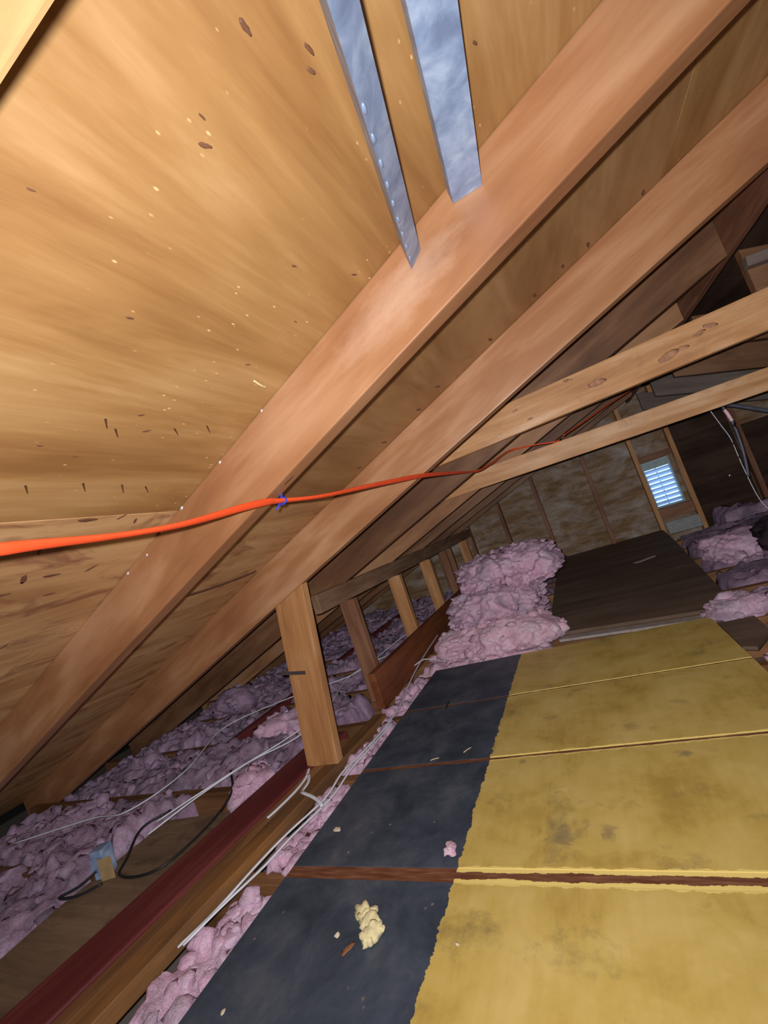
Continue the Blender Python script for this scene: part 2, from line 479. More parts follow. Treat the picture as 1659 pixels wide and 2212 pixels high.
def make_strip(half):
    m, nt, b = new_mat('joint_strip_wood')
    t = NT(nt)
    v = obj_coords(t, False)
    s = t.n('ShaderNodeSeparateXYZ')
    t.l(v, s.inputs[0])
    x, y = s.outputs[0], s.outputs[1]
    g = t.noise(t.mapping(v, (6, 60, 1)), 2.0, 5, 0.6)
    col = t.ramp(g, [(0.35, (0.11, 0.035, 0.018)), (0.5, (0.17, 0.065, 0.032)), (0.66, (0.24, 0.11, 0.06))])
    # paint that ran over from the yellow side in ragged patches
    n = t.noise(t.mapping(v, (16, 40, 1)), 2.0, 5, 0.7)
    lim = t.noise(t.mapping(v, (3.2, 1, 1), (4, 0, 0)), 2.0, 3, 0.6)
    edge = t.math('DIVIDE', t.math('ABSOLUTE', y), half)
    k = t.math('GREATER_THAN', t.math('ADD', t.math('ADD', edge, t.math('MULTIPLY', n, 0.75)), t.math('MULTIPLY', lim, 0.9)), 1.30)
    k = t.math('MULTIPLY', k, t.math('GREATER_THAN', x, XM))
    col = t.mix(k, col, (0.80, 0.62, 0.19))
    t.l(col, b.inputs['Base Color'])
    b.inputs['Roughness'].default_value = 0.7
    b.inputs['Specular IOR Level'].default_value = 0.2
    return m

def plain(name, col, rough=0.5, metal=0.0, spec=0.4, var=0.15, scale=30, bump=0.0):
    m, nt, b = new_mat(name)
    t = NT(nt)
    v = obj_coords(t)
    n = t.noise(v, scale, 4, 0.6)
    c = t.ramp(n, [(0.35, tuple(k * (1 - var) for k in col)), (0.65, tuple(min(1, k * (1 + var)) for k in col))])
    t.l(c, b.inputs['Base Color'])
    b.inputs['Roughness'].default_value = rough
    b.inputs['Metallic'].default_value = metal
    b.inputs['Specular IOR Level'].default_value = spec
    if bump: t.l(t.bump(n, bump, 0.004), b.inputs['Normal'])
    return m
MAT['orange'] = plain('orange_jacket', (0.80, 0.085, 0.022), 0.45, spec=0.4, var=0.06)
MAT['blue'] = plain('blue_tie', (0.03, 0.06, 0.55), 0.4)
MAT['white_cable'] = plain('white_jacket', (0.62, 0.64, 0.70), 0.45, var=0.08)
MAT['black_cable'] = plain('black_jacket', (0.012, 0.012, 0.014), 0.5)
MAT['nail'] = plain('rusty_nail', (0.10, 0.045, 0.025), 0.6, 0.4)
MAT['knot'] = plain('dark_knot', (0.15, 0.065, 0.035), 0.6)
MAT['foam'] = plain('cream_foam', (0.66, 0.58, 0.32), 0.9, var=0.25, scale=20, bump=0.5)
MAT['chip'] = plain('pale_chip', (0.60, 0.50, 0.36), 0.8)
MAT['splinter'] = plain('pale_splinter', (0.75, 0.62, 0.36), 0.6)
MAT['brown_chip'] = plain('brown_chip', (0.22, 0.09, 0.04), 0.7)
MAT['paint_dot'] = plain('white_drip', (0.65, 0.62, 0.66), 0.6)
MAT['felt'] = plain('roof_felt', (0.02, 0.018, 0.016), 0.9)
MAT['drywall'] = plain('drywall_back', (0.16, 0.13, 0.11), 0.9)
MAT['tan'] = plain('tan_tag', (0.34, 0.23, 0.11), 0.7)
MAT['pale_lath'] = plain('pale_lath', (0.34, 0.29, 0.26), 0.8)
MAT['tie_knot'] = plain('tie_knot', (0.38, 0.19, 0.10), 0.6, var=0.4, scale=40)
MAT['tape'] = plain('dark_tape', (0.06, 0.05, 0.05), 0.5)
MAT['bag'] = plain('dark_wrap', (0.075, 0.05, 0.068), 0.85, spec=0.15, var=0.5, scale=8, bump=0.6)
MAT['pipe'] = plain('grey_pipe', (0.10, 0.10, 0.14), 0.4)
MAT['strap_pink'] = plain('pale_pink_sleeve', (0.85, 0.55, 0.60), 0.35)
MAT['grey_box'] = plain('grey_cover', (0.26, 0.28, 0.27), 0.6)
MAT['vent_frame'] = plain('vent_frame', (0.30, 0.40, 0.42), 0.5)

def make_galv():
    m, nt, b = new_mat('galvanised_steel')
    t = NT(nt)
    v = obj_coords(t)
    vo = t.n('ShaderNodeTexVoronoi', feature='F1')
    vo.inputs['Scale'].default_value = 90.0
    t.l(v, vo.inputs['Vector'])
    n = t.noise(v, 26.0, 4, 0.6, 0.4)
    c = t.ramp(n, [(0.34, (0.19, 0.26, 0.42)), (0.5, (0.27, 0.37, 0.57)), (0.68, (0.42, 0.54, 0.74))])
    c = t.mix(0.15, c, t.ramp(vo.outputs['Distance'], [(0.0, (0.3, 0.3, 0.3)), (0.6, (0.7, 0.7, 0.7))]), 'SOFT_LIGHT')
    t.l(c, b.inputs['Base Color'])
    b.inputs['Metallic'].default_value = 0.35
    r = t.n('ShaderNodeMapRange')
    r.inputs['To Min'].default_value = 0.34; r.inputs['To Max'].default_value = 0.55
    t.l(n, r.inputs['Value'])
    t.l(r.outputs[0], b.inputs['Roughness'])
    t.l(t.bump(t.noise(v, 60, 3), 0.12, 0.002), b.inputs['Normal'])
    return m
MAT['galv'] = make_galv()

def make_slat():
    m, nt, b = new_mat('louver_plastic')
    t = NT(nt)
    b.inputs['Base Color'].default_value = (0.80, 0.87, 0.95, 1)
    b.inputs['Roughness'].default_value = 0.5
    tr = t.n('ShaderNodeBsdfTranslucent')
    tr.inputs['Color'].default_value = (0.78, 0.88, 1.0, 1)
    mx = t.n('ShaderNodeMixShader')
    mx.inputs[0].default_value = 0.5
    out = nt.nodes['Material Output']
    t.l(b.outputs[0], mx.inputs[1]); t.l(tr.outputs[0], mx.inputs[2]); t.l(mx.outputs[0], out.inputs['Surface'])
    return m
MAT['slat'] = make_slat()

# ================================================================== THE SHELL
XL, XR = -4.0, 5.5              # where the slopes run down past the floor
YN = -2.4
def slope_matrix(left):
    # local x = along the ridge, local y = up (left) / down (right) the slope, local z = into the attic
    if left:
        cols = (Vector((0, 1, 0)), Vector((CA, 0, SA)), Vector((SA, 0, -CA)))
    else:
        cols = (Vector((0, -1, 0)), Vector((CA, 0, -SA)), Vector((-SA, 0, -CA)))
    m = Matrix(cols).transposed().to_4x4()
    m.translation = Vector((0, 0, roof_z(0))) if left else Vector((RX, 0, roof_z(RX)))
    return m
ML, MR = slope_matrix(True), slope_matrix(False)

ceil_l = link('ceiling_left', box_me('ceiling_left', YN - 0.1, GABLE_Y + 0.25, XL / CA, RX / CA + 0.02, -0.05, -0.0145), ML, None, MAT['felt'])
tag(ceil_l, 'left roof slope seen from inside, lined with plywood sheathing sheets', 'roof', kind='structure')
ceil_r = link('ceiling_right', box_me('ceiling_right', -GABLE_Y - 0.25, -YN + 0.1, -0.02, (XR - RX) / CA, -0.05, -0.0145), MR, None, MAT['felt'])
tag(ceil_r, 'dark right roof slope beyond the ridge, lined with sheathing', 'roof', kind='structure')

def panel(parent, m, ya, yb, xa, xb, mat):
    gap = 0.0012
    me = box_me('sheathing_panel', ya + gap, yb - gap, xa / CA + gap, xb / CA - gap, -0.014, 0.0, 0.0008)
    o = link('sheathing_panel', me, None, parent, mat)
    o.matrix_parent_inverse = Matrix.Identity(4)
    return o
rc = lambda i: Y1 + 0.019 + DY * i
rows = [(-3.30, -1.867, (rc(-5), rc(-1), rc(3), rc(7) + 0.2), 'sheath_low'),
        (-1.867, -0.717, (rc(-5), rc(-3), rc(1), rc(5), rc(7) + 0.2), 'sheath_low'),
        (-0.717, 0.425, (rc(-5), rc(-4), rc(0), rc(4), rc(7) + 0.2), 'sheath'),
        (0.425, 0.73, (rc(-5), rc(-3), rc(1), rc(5), rc(7) + 0.2), 'sheath')]
for xa, xb, ys, mt in rows:
    for ya, yb in zip(ys, ys[1:]):
        mm = mt
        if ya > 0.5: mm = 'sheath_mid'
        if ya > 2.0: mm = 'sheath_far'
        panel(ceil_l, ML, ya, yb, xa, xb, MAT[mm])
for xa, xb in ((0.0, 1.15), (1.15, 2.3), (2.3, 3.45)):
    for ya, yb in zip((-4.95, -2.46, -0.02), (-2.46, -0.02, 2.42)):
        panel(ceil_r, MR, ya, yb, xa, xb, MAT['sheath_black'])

def gable(name, y0, y1, holes, mat, label):
    """triangular end wall with real openings; holes = (x0,x1,z0,z1)"""
    xs = sorted({XL, RX, XR, *[h[0] for h in holes], *[h[1] for h in holes]})
    bm = bmesh.new()
    top = lambda x: max(-0.17, roof_z(x) + 0.03)
    for xa, xb in zip(xs, xs[1:]):
        cuts = sorted([(h[2], h[3]) for h in holes if h[0] <= xa + 1e-6 and h[1] >= xb - 1e-6])
        zs = [-0.17] + [z for c in cuts for z in c] + [None]
        for k in range(0, len(zs), 2):
            za, zb = zs[k], zs[k + 1]
            ta, tb = (top(xa), top(xb)) if zb is None else (zb, zb)
            if ta - za < 1e-4 and tb - za < 1e-4: continue
            v = [bm.verts.new(p) for p in ((xa, y0, za), (xb, y0, za), (xb, y0, tb), (xa, y0, ta), (xa, y1, za), (xb, y1, za), (xb, y1, tb), (xa, y1, ta))]
            for f in ((0, 1, 2, 3), (7, 6, 5, 4), (0, 4, 5, 1), (1, 5, 6, 2), (2, 6, 7, 3), (3, 7, 4, 0)):
                try: bm.faces.new([v[i] for i in f])
                except ValueError: pass
    o = link(name, mesh_from_bm(bm, name), None, None, mat)
    return tag(o, label, 'wall', kind='structure')
VX0, VX1, VZ0, VZ1 = 0.632, 0.872, 0.19, 0.645
wall_back = gable('wall_back', GABLE_Y, GABLE_Y + 0.04, [(VX0, VX1, VZ0, VZ1), (1.249, 1.262, 0.286, 0.300)], MAT['gable'], 'dim far gable wall of plywood with pale mildew patches around the louver')
gable('wall_front', YN - 0.04, YN, [], MAT['gable'], 'gable wall behind the viewer closing the attic')

for (xa, xb) in ((0.945, 1.395), (1.445, 2.60)):   # added near-black boards, painting dimness into the right part of the gable
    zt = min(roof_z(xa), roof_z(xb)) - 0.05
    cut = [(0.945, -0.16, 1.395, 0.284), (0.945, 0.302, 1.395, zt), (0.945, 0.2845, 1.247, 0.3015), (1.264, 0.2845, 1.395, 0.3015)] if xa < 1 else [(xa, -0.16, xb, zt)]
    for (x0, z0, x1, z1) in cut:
        link('gable_shade_board', box_me('gable_shade_board', x0, x1, GABLE_Y - 0.008, GABLE_Y - 0.0003, z0, z1), None, wall_back, MAT['sheath_black'])
floor = link('floor', box_me('floor', XL, XR, YN, GABLE_Y + 0.04, -0.19, -0.17), None, None, MAT['drywall'])
tag(floor, 'backs of the ceiling boards below the joists and insulation', 'floor', kind='structure')

# ================================================================== RAFTERS
ORD = {-3: None}
def rafter(i, left, y, dperp, label, mat='rafter', xa=-3.25, th=0.038):
    if left:
        s0, s1 = xa / CA, (RX - 0.016) / CA
        p0 = Vector((s0 * CA, y, roof_z(0) + s0 * SA)) - Vector((-SA, 0, CA)) * dperp
        o = board('rafter', p0, (CA, 0, SA), (0, 1, 0), (s1 - s0, th, dperp - 0.0006), MAT[mat], 0.003)
    else:
        n = Vector((SA, 0, CA))
        p0 = Vector((RX + 0.016, y + th, roof_z(RX) - 0.016 * T)) - n * dperp
        o = board('rafter', p0, (CA, 0, -SA), (0, -1, 0), (2.9, th, dperp - 0.0006), MAT[mat], 0.003)
    inv = o.matrix_world.inverted()
    far = max(v.co.x for v in o.data.vertices)
    run = Vector((CA, 0, SA)) if left else Vector((CA, 0, -SA))
    for v in o.data.vertices:                # plumb cut at the ridge
        if (left and v.co.x > far - 0.01) or (not left and v.co.x < 0.01):
            p = o.matrix_world @ v.co
            goal = RX - 0.0155 if left else RX + 0.0155
            p += run * ((goal - p.x) / CA)
            v.co = inv @ p
    return tag(o, label, 'rafter', 'rafters of the left slope' if left else 'rafters of the right slope')
full = (D_ROOF - D_BOT) * CA
rafter(0, True, 0.0430, full, 'rafter above the viewer carrying the pale tie in the top left corner')
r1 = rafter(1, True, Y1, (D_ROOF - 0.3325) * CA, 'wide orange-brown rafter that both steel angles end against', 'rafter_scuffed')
r2 = rafter(2, True, Y1 + DY, full, 'second long rafter, the one standing over the single tall post')
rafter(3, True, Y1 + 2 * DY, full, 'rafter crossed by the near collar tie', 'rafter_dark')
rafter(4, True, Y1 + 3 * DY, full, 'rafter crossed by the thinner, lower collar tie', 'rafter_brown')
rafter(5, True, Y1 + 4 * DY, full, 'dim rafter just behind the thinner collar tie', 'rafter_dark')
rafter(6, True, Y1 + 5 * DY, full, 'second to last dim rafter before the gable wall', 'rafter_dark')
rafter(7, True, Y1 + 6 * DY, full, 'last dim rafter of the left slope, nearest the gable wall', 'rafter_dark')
rl = ['opposite-slope rafter meeting the ridge at the right picture edge', 'opposite-slope rafter hidden mostly above the near collar tie',
      'dark opposite-slope rafter above the gap between the collar ties', 'upper grey opposite rafter between the two collar ties', 'lower grey opposite rafter just above the thin collar tie']
for k, i in enumerate((2, 3, 4, 5, 6)):
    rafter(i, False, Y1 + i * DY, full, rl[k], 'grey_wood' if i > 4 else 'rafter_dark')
rb = board('ridge_board', (RX - 0.014, -2.3, roof_z(RX) - 0.155), (0, 1, 0), (-1, 0, 0), (GABLE_Y + 2.29, 0.028, 0.14), MAT['stud_dark'])
rb.matrix_world.translation.x = RX + 0.014
tag(rb, 'dark ridge board at the peak where both rafter rows meet', 'ridge board')
blk = board('nailing_block', (0.735, Y1 + 2 * DY - 0.04, 1.17), (CA, 0, -0.12), (0, 1, 0), (0.5, 0.038, 0.035), MAT['grey_wood'])
tag(blk, 'short grey wooden block under the ridge at the right edge', 'block')

# knots, nail stubs on the sheathing and rafters
def on_roof(x, y, d=0.0):
    return Vector((x, y, roof_z(x))) + Vector((SA, 0, -CA)) * d
def spot_me(name, r, seed):
    bm = bmesh.new()
    bmesh.ops.create_icosphere(bm, subdivisions=2, radius=1.0)
    for v in bm.verts:
        k = 1 + 0.3 * noise.noise(v.co * 1.6 + Vector((seed, 0, 0)))
        v.co = Vector((v.co.x * r[0] * k, v.co.y * r[1] * k, v.co.z * r[2]))
    return mesh_from_bm(bm, name, True)
knot_mes = [spot_me('knot', (0.013, 0.0038, 0.0006), s) for s in (1, 2, 3)]
for me in knot_mes: me.materials.append(MAT['knot'])
def add_knot(x, y, k, sc=1.0, rot=0.0):
    o = link('knot', knot_mes[k % 3], None, ceil_l)
    o.matrix_parent_inverse = Matrix.Identity(4)
    o.matrix_basis = Matrix.Translation((y, x / CA, 0.0005)) @ Matrix.Rotation(rot, 4, 'Z') @ Matrix.Scale(sc, 4)
for k, (x, y) in enumerate([(0.376, 1.205), (0.233, 1.195), (0.163, 1.178), (0.081, 1.185), (-0.058, 1.19), (-0.232, 1.163), (-0.313, 1.188), (-0.447, 1.181), (-0.558, 1.183)]):
    add_knot(x, y, k, 1.15, 0.2)
for k, (x, y, s) in enumerate([(-0.102, 0.283, .8), (-0.071, 0.337, .7), (-0.079, 0.349, .7), (-0.184, 0.302, .75), (-0.169, 0.288, .4), (-0.363, 0.325, .55), (-0.217, 0.473, .5), (-0.175, 0.578, .6), (-0.276, 0.541, .4), (-0.292, 0.205, .35), (-0.366, 0.517, .5), (0.07, 0.49, .6), (-0.564, 0.312, .45), (-0.579, 0.36, .4), (-0.492, 0.41, .6), (-0.519, 0.434, .7)]):
    add_knot(x, y, k, s * 0.72, 0.15 * (k % 4))
for k, (x, y, s) in enumerate([(-0.724, 0.441, 1.3), (-0.722, 0.5, .7), (-0.737, 0.534, .7), (-0.882, 0.448, 1.2), (-0.88, 0.519, 1.0), (-0.879, 0.404, 1.3), (-0.919, 0.386, 1.0), (-1.132, 0.456, 1.0), (-0.80, 0.40, 0.9), (-0.95, 0.47, 0.9)]):
    add_knot(x, y, k, s, 0.9 * (k % 3))
crack = tube('bark_streak', [(0.93, -1.142 / CA, 0), (0.99, -1.138 / CA, 0.001), (1.061, -1.130 / CA, 0.001), (1.13, -1.118 / CA, 0.001), (1.20, -1.104 / CA, 0)], 0.012, MAT['knot'], 0.0015, ceil_l, up=(0, 0, 1))
crack.matrix_parent_inverse = Matrix.Identity(4)
# nail points that came through the sheathing
bm = bmesh.new()
bmesh.ops.create_cone(bm, cap_ends=True, segments=6, radius1=0.0016, radius2=0.0004, depth=0.016)
bmesh.ops.translate(bm, verts=bm.verts[:], vec=(0, 0, 0.008))
nail_me = mesh_from_bm(bm, 'nail_point'); nail_me.materials.append(MAT['nail'])
for k, (x, y) in enumerate([(-0.639, 0.323), (-0.634, 0.395), (-0.637, 0.457), (-0.642, 0.502), (-0.523, 0.389), (-0.508, 0.368), (-0.508, 0.476), (-0.493, 0.53)]):
    o = link('nail_point', nail_me, None, ceil_l)
    o.matrix_parent_inverse = Matrix.Identity(4)
    o.matrix_basis = Matrix.Translation((y, x / CA, 0)) @ Matrix.Rotation(0.15 * ((k % 3) - 1), 4, 'X') @ Matrix.Rotation(-0.25, 4, 'Y')
sp = tube('splinter', [(0.549, -0.388 / CA, 0.001), (0.565, -0.390 / CA, 0.004), (0.582, -0.392 / CA, 0.002)], 0.0018, MAT['splinter'], 0.001, ceil_l)
sp.matrix_parent_inverse = Matrix.Identity(4)
# pale drips on the face of the near rafter, knot on its underside
inv1 = r1.matrix_world.inverted()
drip = spot_me('pale_drip', (0.004, 0.001, 0.003), 4); drip.materials.append(MAT['paint_dot'])
for k, (x, z) in enumerate([(-0.437, 0.992), (-0.567, 0.944), (-0.70, 0.897), (-0.776, 0.869), (-0.841, 0.838), (-0.919, 0.818)]):
    o = link('pale_drip', drip, None, r1)
    o.matrix_parent_inverse = Matrix.Identity(4)
    o.matrix_basis = Matrix.Translation(inv1 @ Vector((x, Y1 - 0.0003, z))) @ Matrix.Scale(0.7 + 0.2 * (k % 3), 4)
o = link('knot', knot_mes[1], None, r1)
o.matrix_parent_inverse = Matrix.Identity(4)
o.matrix_basis = Matrix.Translation(inv1 @ Vector((-0.439, Y1 + 0.017, roof_z(-0.439, 0.3325) - 0.0005)))

# ================================================================== COLLAR TIES
def collar_tie(y, zb, h, x1, tilt, label, mat='tie'):
    """horizontal board on the near or far face of a rafter pair, its left end sawn to the roof slope"""
    o = board('collar_tie', (-0.4, y, zb), (1, 0, tilt), (0, 1, 0), (x1 + 0.4, 0.038, h), MAT[mat])
    inv = o.matrix_world.inverted()
    for v in o.data.vertices:
        if v.co.x < 0.05:
            p = o.matrix_world @ v.co
            goal = (p.z - H - D_ROOF) / T + 0.012
            p.x += goal - p.x if abs(p.x + 0.4) < 0.05 else 0
            v.co = inv @ p
    return tag(o, label, 'collar tie', 'collar ties')
collar_tie(0.0815, H + 0.268, 0.132, 1.75, 0.0, 'pale close collar tie cutting across the top left corner')
ta = collar_tie(Y1 + 2 * DY - 0.0385, H + 0.268, 0.132, 1.75, 0.0, 'broad knotty collar tie nearest in view, running off the right edge')
tb = collar_tie(Y1 + 3 * DY - 0.0385, H + 0.161, 0.096, 1.9, -0.036, 'thinner collar tie hanging lower and farther back above the louver')

TIE_KNOTS = ((0.446, 1.0, 1.0), (0.49, 1.005, 0.6), (0.585, 1.04, 0.6), (0.55, 1.03, 0.55), (0.21, 1.012, 0.9), (0.122, 1.066, 0.45), (-0.096, 1.04, 0.3), (-0.054, 0.985, 0.3))
inv2 = ta.matrix_world.inverted()
kn = spot_me('knot', (0.034, 0.0010, 0.014), 7); kn.materials.append(MAT['tie_knot'])
for k, (x, z, sc_) in enumerate(TIE_KNOTS):
    o = link('knot', kn, None, ta)
    o.matrix_parent_inverse = Matrix.Identity(4)
    o.matrix_basis = Matrix.Translation(inv2 @ Vector((x, Y1 + 2 * DY - 0.0386, z))) @ Matrix.Rotation(0.25 * (k % 3) - 0.2, 4, 'Y') @ Matrix.Scale(sc_, 4)

# ================================================================== STEEL ANGLES
def angle_bar(name, pc, pl, pr, d, length, label):
    """L-section: pc the fold, pl and pr the flange ends at the far end; d the bar's run"""
    th = 0.0022
    d = Vector(d).normalized()
    bm = bmesh.new()
    pc, pl, pr = Vector(pc), Vector(pl), Vector(pr)
    u = (pl - pc); u -= d * u.dot(d); w = (pr - pc); w -= d * w.dot(d)
    un, wn = u.normalized(), w.normalized()
    prof = [pl, pc, pr, pr + un * th, pc + (un + wn) * th, pl + wn * th]
    N = 12
    rings = []
    for k in range(N + 1):
        rings.append([bm.verts.new(p - d * (length * k / N)) for p in prof])
    for a, b in zip(rings, rings[1:]):
        for k in range(6):
            bm.faces.new((a[k], a[(k + 1) % 6], b[(k + 1) % 6], b[k]))
    for r in (rings[0], rings[-1]):
        bm.faces.new((r[0], r[1], r[4], r[5])); bm.faces.new((r[1], r[2], r[3], r[4]))
    root = link(name, mesh_from_bm(bm, name), None, None, MAT['galv'])
    tag(root, label, 'steel angle', 'galvanised steel angles')
    return root, pc, u, w, d
yF = Y1 - 0.001
b1, pc, u, w, d = angle_bar('steel_angle', (-0.098, yF, 1.065), (-0.101, yF, 1.111), (-0.076, yF, 1.084), (-0.178, 0.975, 0.1336), 0.502,
    'left galvanised steel angle, seen edge-on with a bright punched fold')
# swaged dimples along the fold
bm = bmesh.new()
bmesh.ops.create_uvsphere(bm, u_segments=10, v_segments=6, radius=1.0)
dm = mesh_from_bm(bm, 'dimple', True); dm.materials.append(MAT['galv'])
for k in range(9):
    o = link('dimple', dm, None, b1)
    p = pc + w * 0.12 - d * (0.03 + 0.033 * k)
    o.matrix_world = Matrix.Translation(p) @ d.to_track_quat('X', 'Z').to_matrix().to_4x4() @ Matrix.Diagonal((0.006, 0.0024, 0.0024, 1))
b2, pc, u, w, d = angle_bar('steel_angle', (-0.011, yF, 1.116), (-0.013, yF, 1.135), (0.032, yF, 1.1145), (-0.108, 0.994, -0.018), 0.533,
    'right galvanised steel angle showing its broad stained flange')

# ================================================================== ORANGE CORD
cord_pts = [(-0.500, 0.02, 0.802), (-0.501, 0.199, 0.804), (-0.506, 0.25, 0.806), (-0.506, 0.337, 0.806), (-0.497, 0.432, 0.810), (-0.486, 0.55, 0.826), (-0.483, 0.61, 0.832), (-0.480, 0.645, 0.832),
            (-0.452, 0.753, 0.829), (-0.41, 0.988, 0.843), (-0.373, 1.235, 0.855), (-0.354, 1.546, 0.864), (-0.342, 1.749, 0.869), (-0.318, 1.85, 0.872), (-0.285, 2.05, 0.905), (-0.222, 2.36, 0.962), (-0.105, 2.392, 0.948), (0.007, 2.395, 0.921), (0.03, 2.44, 0.935)]
tw = lambda f: 0.9 * math.sin(f * 26) * 0.5 + 0.55
oc = tube('extension_cord', cord_pts, 0.0072, MAT['orange'], 0.0036, seg=10, n=10, twist=tw)
tag(oc, 'flat orange extension cord strung under the rafters', 'cord')
oc2 = tube('extension_cord', [(0.05, 2.47, 0.945), (0.16, 2.60, 0.985), (0.33, 2.80, 1.05), (0.47, 2.98, 1.10), (0.56, 3.10, 1.14)], 0.005, MAT['orange'], 0.004, seg=8)
tag(oc2, 'dim orange cord climbing towards the ridge behind the collar ties', 'cord')
bm = bmesh.new()
ring = [(-0.4805 + 0.006 * math.cos(a) * 1.6, 0.648, 0.8315 + 0.006 * math.sin(a)) for a in [k * 2 * math.pi / 10 for k in range(10)]]
add_tube(bm, ring + [ring[0]], 0.002, 0.002, seg=6, n=3, up=(0, 1, 0))
add_tube(bm, [(-0.4805, 0.648, 0.838), (-0.480, 0.650, 0.843), (-0.479, 0.6515, 0.848)], 0.0022, 0.0022, seg=6, n=3, up=(0, 1, 0))
add_tube(bm, [(-0.488, 0.646, 0.828), (-0.491, 0.643, 0.823), (-0.494, 0.640, 0.819)], 0.002, 0.002, seg=6, n=3, up=(0, 1, 0))
bt = link('cable_tie', mesh_from_bm(bm, 'cable_tie', True), None, None, MAT['blue'])
tag(bt, 'small blue tie holding the orange cord to the near rafter', 'cable tie')

# ================================================================== KNEE WALL
yS = 1.575
pl = board('knee_wall_plate', (-1.150, yS, 0.5005), (0, 1, 0), (-1, 0, 0), (GABLE_Y - yS - 0.01, 0.038, 0.088), MAT['plate'])
tag(pl, 'weathered top plate with pale sawn end carrying the short posts', 'beam')
labels = ['dark brown short post at the near end of the knee wall', 'ochre short post, second along the knee wall', 'third short post along the knee wall, beside the pink fluff', 'fourth short post along the knee wall', 'pale short post farthest along the knee wall']
for k in range(5):
    y = Y1 + DY * (2 + k) - 0.02
    mt = ('stud_dark', 'stud', 'stud', 'stud_dark', 'stud')[k]
    s = board('knee_wall_post', (-1.206, y, 0.5000), (0, 0, -1), (1, 0, 0), (0.50 + 0.018, 0.086, 0.042), MAT[mt])
    s.matrix_world.translation.y = y + 0.042
    tag(s, labels[k], 'post', 'short posts of the knee wall')
s = board('knee_wall_post', (-1.206, Y1 + DY * 5 - 0.10, 0.5000), (0, 0, -1), (1, 0, 0), (0.518, 0.06, 0.03), MAT['stud_dark'])
s.matrix_world.translation.y += 0.03
tag(s, 'thin dark stick doubled beside the fourth short post', 'post', 'short posts of the knee wall')
sb = board('strongback', (-1.118, 1.715, 0.150), (0, 1, 0), (0, 0, -1), (GABLE_Y - 1.73, 0.168, 0.037), MAT['strong'])
sb.matrix_world.translation.x = -1.0805
tag(sb, 'red-brown plank on edge along the feet of the short posts', 'beam')
sb2 = board('strongback', (-1.915, 1.49, 0.012), (0, 1, 0), (0, 0, -1), (3.0, 0.12, 0.038), MAT['maroon'])
tag(sb2, 'dark plank on edge half sunk in pink insulation left of the knee wall', 'beam')

# the tall near post, leaning a little
top = Vector((-1.079, Y1 + DY, 0.0)); 
lean = Vector((0.085, 0, 0.62)).normalized()
post = board('support_post', (-1.168, Y1 + DY + 0.002, 0.0215), lean, (1, 0, 0), (0.62, 0.138, 0.036), MAT['stud'])
me = post.data
inv = post.matrix_world.inverted()
for v in me.vertices:                      # top cut to the rafter's slope, foot cut level
    p = post.matrix_world @ v.co
    if v.co.x > 0.4:
        k = (roof_z(p.x, D_BOT) - 0.001 - p.z) / (lean.z - T * lean.x); p = p + lean * k
    else:
        k = (0.0212 - p.z) / lean.z; p = p + lean * k
    v.co = inv @ p
# recompute along the rotated y so the board stands upright behind the rafter's near face
tag(post, 'tall wooden post standing alone under the second rafter', 'post')
band = bmesh.new()
bw = [Vector((-0.003, -0.004)), Vector((0.100, -0.004))]
me = box_me('tape_band', 0.355, 0.366, -0.003, 0.105, -0.0385, -0.0350)
tp = link('tape_band', me, None, post, MAT['tape'])
tp.matrix_parent_inverse = Matrix.Identity(4)

# ================================================================== JOISTS AND BEAMS ON THE FLOOR
jl = ['at the near edge of the painted deck', 'under the deck joint nearest the viewer', 'crossing beneath the tall post', 'under the deck joint farthest from the viewer', 'at the far edge of the painted deck',
      'crossing just behind the folded insulation heap', 'crossing under the middle of the dark plywood', 'crossing under the far half of the dark plywood', 'second from the gable wall', 'nearest the gable wall']
for k in range(10):
    yc = 0.402 + 0.4017 * k
    j = board('ceiling_joist', (-3.10, yc - 0.019, -0.169), (1, 0, 0), (0, 1, 0), (5.9, 0.038, 0.148), MAT['joist'])
    tag(j, 'brown ceiling joist ' + jl[k], 'joist', 'ceiling joists')

def rot_board(name, p_near, p_far, z_top, w, h, mat, bev=0.003):
    """flat or on-edge board whose right top edge runs from p_near to p_far"""
    a, b = Vector((*p_near, 0)), Vector((*p_far, 0))
    d = (b - a).normalized()
    left = Vector((-d.y, d.x, 0))
    L = (b - a).length
    m = Matrix((d, left, Vector((0, 0, 1)))).transposed().to_4x4()
    m.translation = Vector((a.x, a.y, z_top))
    return link(name, box_me(name, 0, L, 0, w, -h, 0, bev), m, None, mat)
br = rot_board('floor_beam', (-1.135, 0.12), (-0.998, 1.575), 0.0205, 0.062, 0.040, MAT['joist_orange'])
tag(br, 'orange-brown timber under the tall post, cut square at its far end', 'beam')
br2 = rot_board('floor_beam', (-1.200, 0.10), (-1.074, 1.40), 0.0205, 0.046, 0.040, MAT['joist'])
tag(br2, 'grey-brown timber tight between the maroon plank and the orange timber', 'beam')
rd = rot_board('floor_beam', (-1.253, 0.10), (-1.130, 1.46), 0.0245, 0.150, 0.044, MAT['maroon'], 0.006)
tag(rd, 'dark maroon plank lying flat beside the foot of the tall post', 'plank')
bp = link('plank', prism_me('plank', [(-1.66, 0.25), (-1.425, 0.25), (-1.365, 0.98), (-1.40, 1.05), (-1.70, 1.02), (-1.72, 0.66)], -0.0205, -0.008), None, None, MAT['brown_ply'])
tag(bp, 'dusty brown board lying left of the maroon plank under a black wire', 'board')

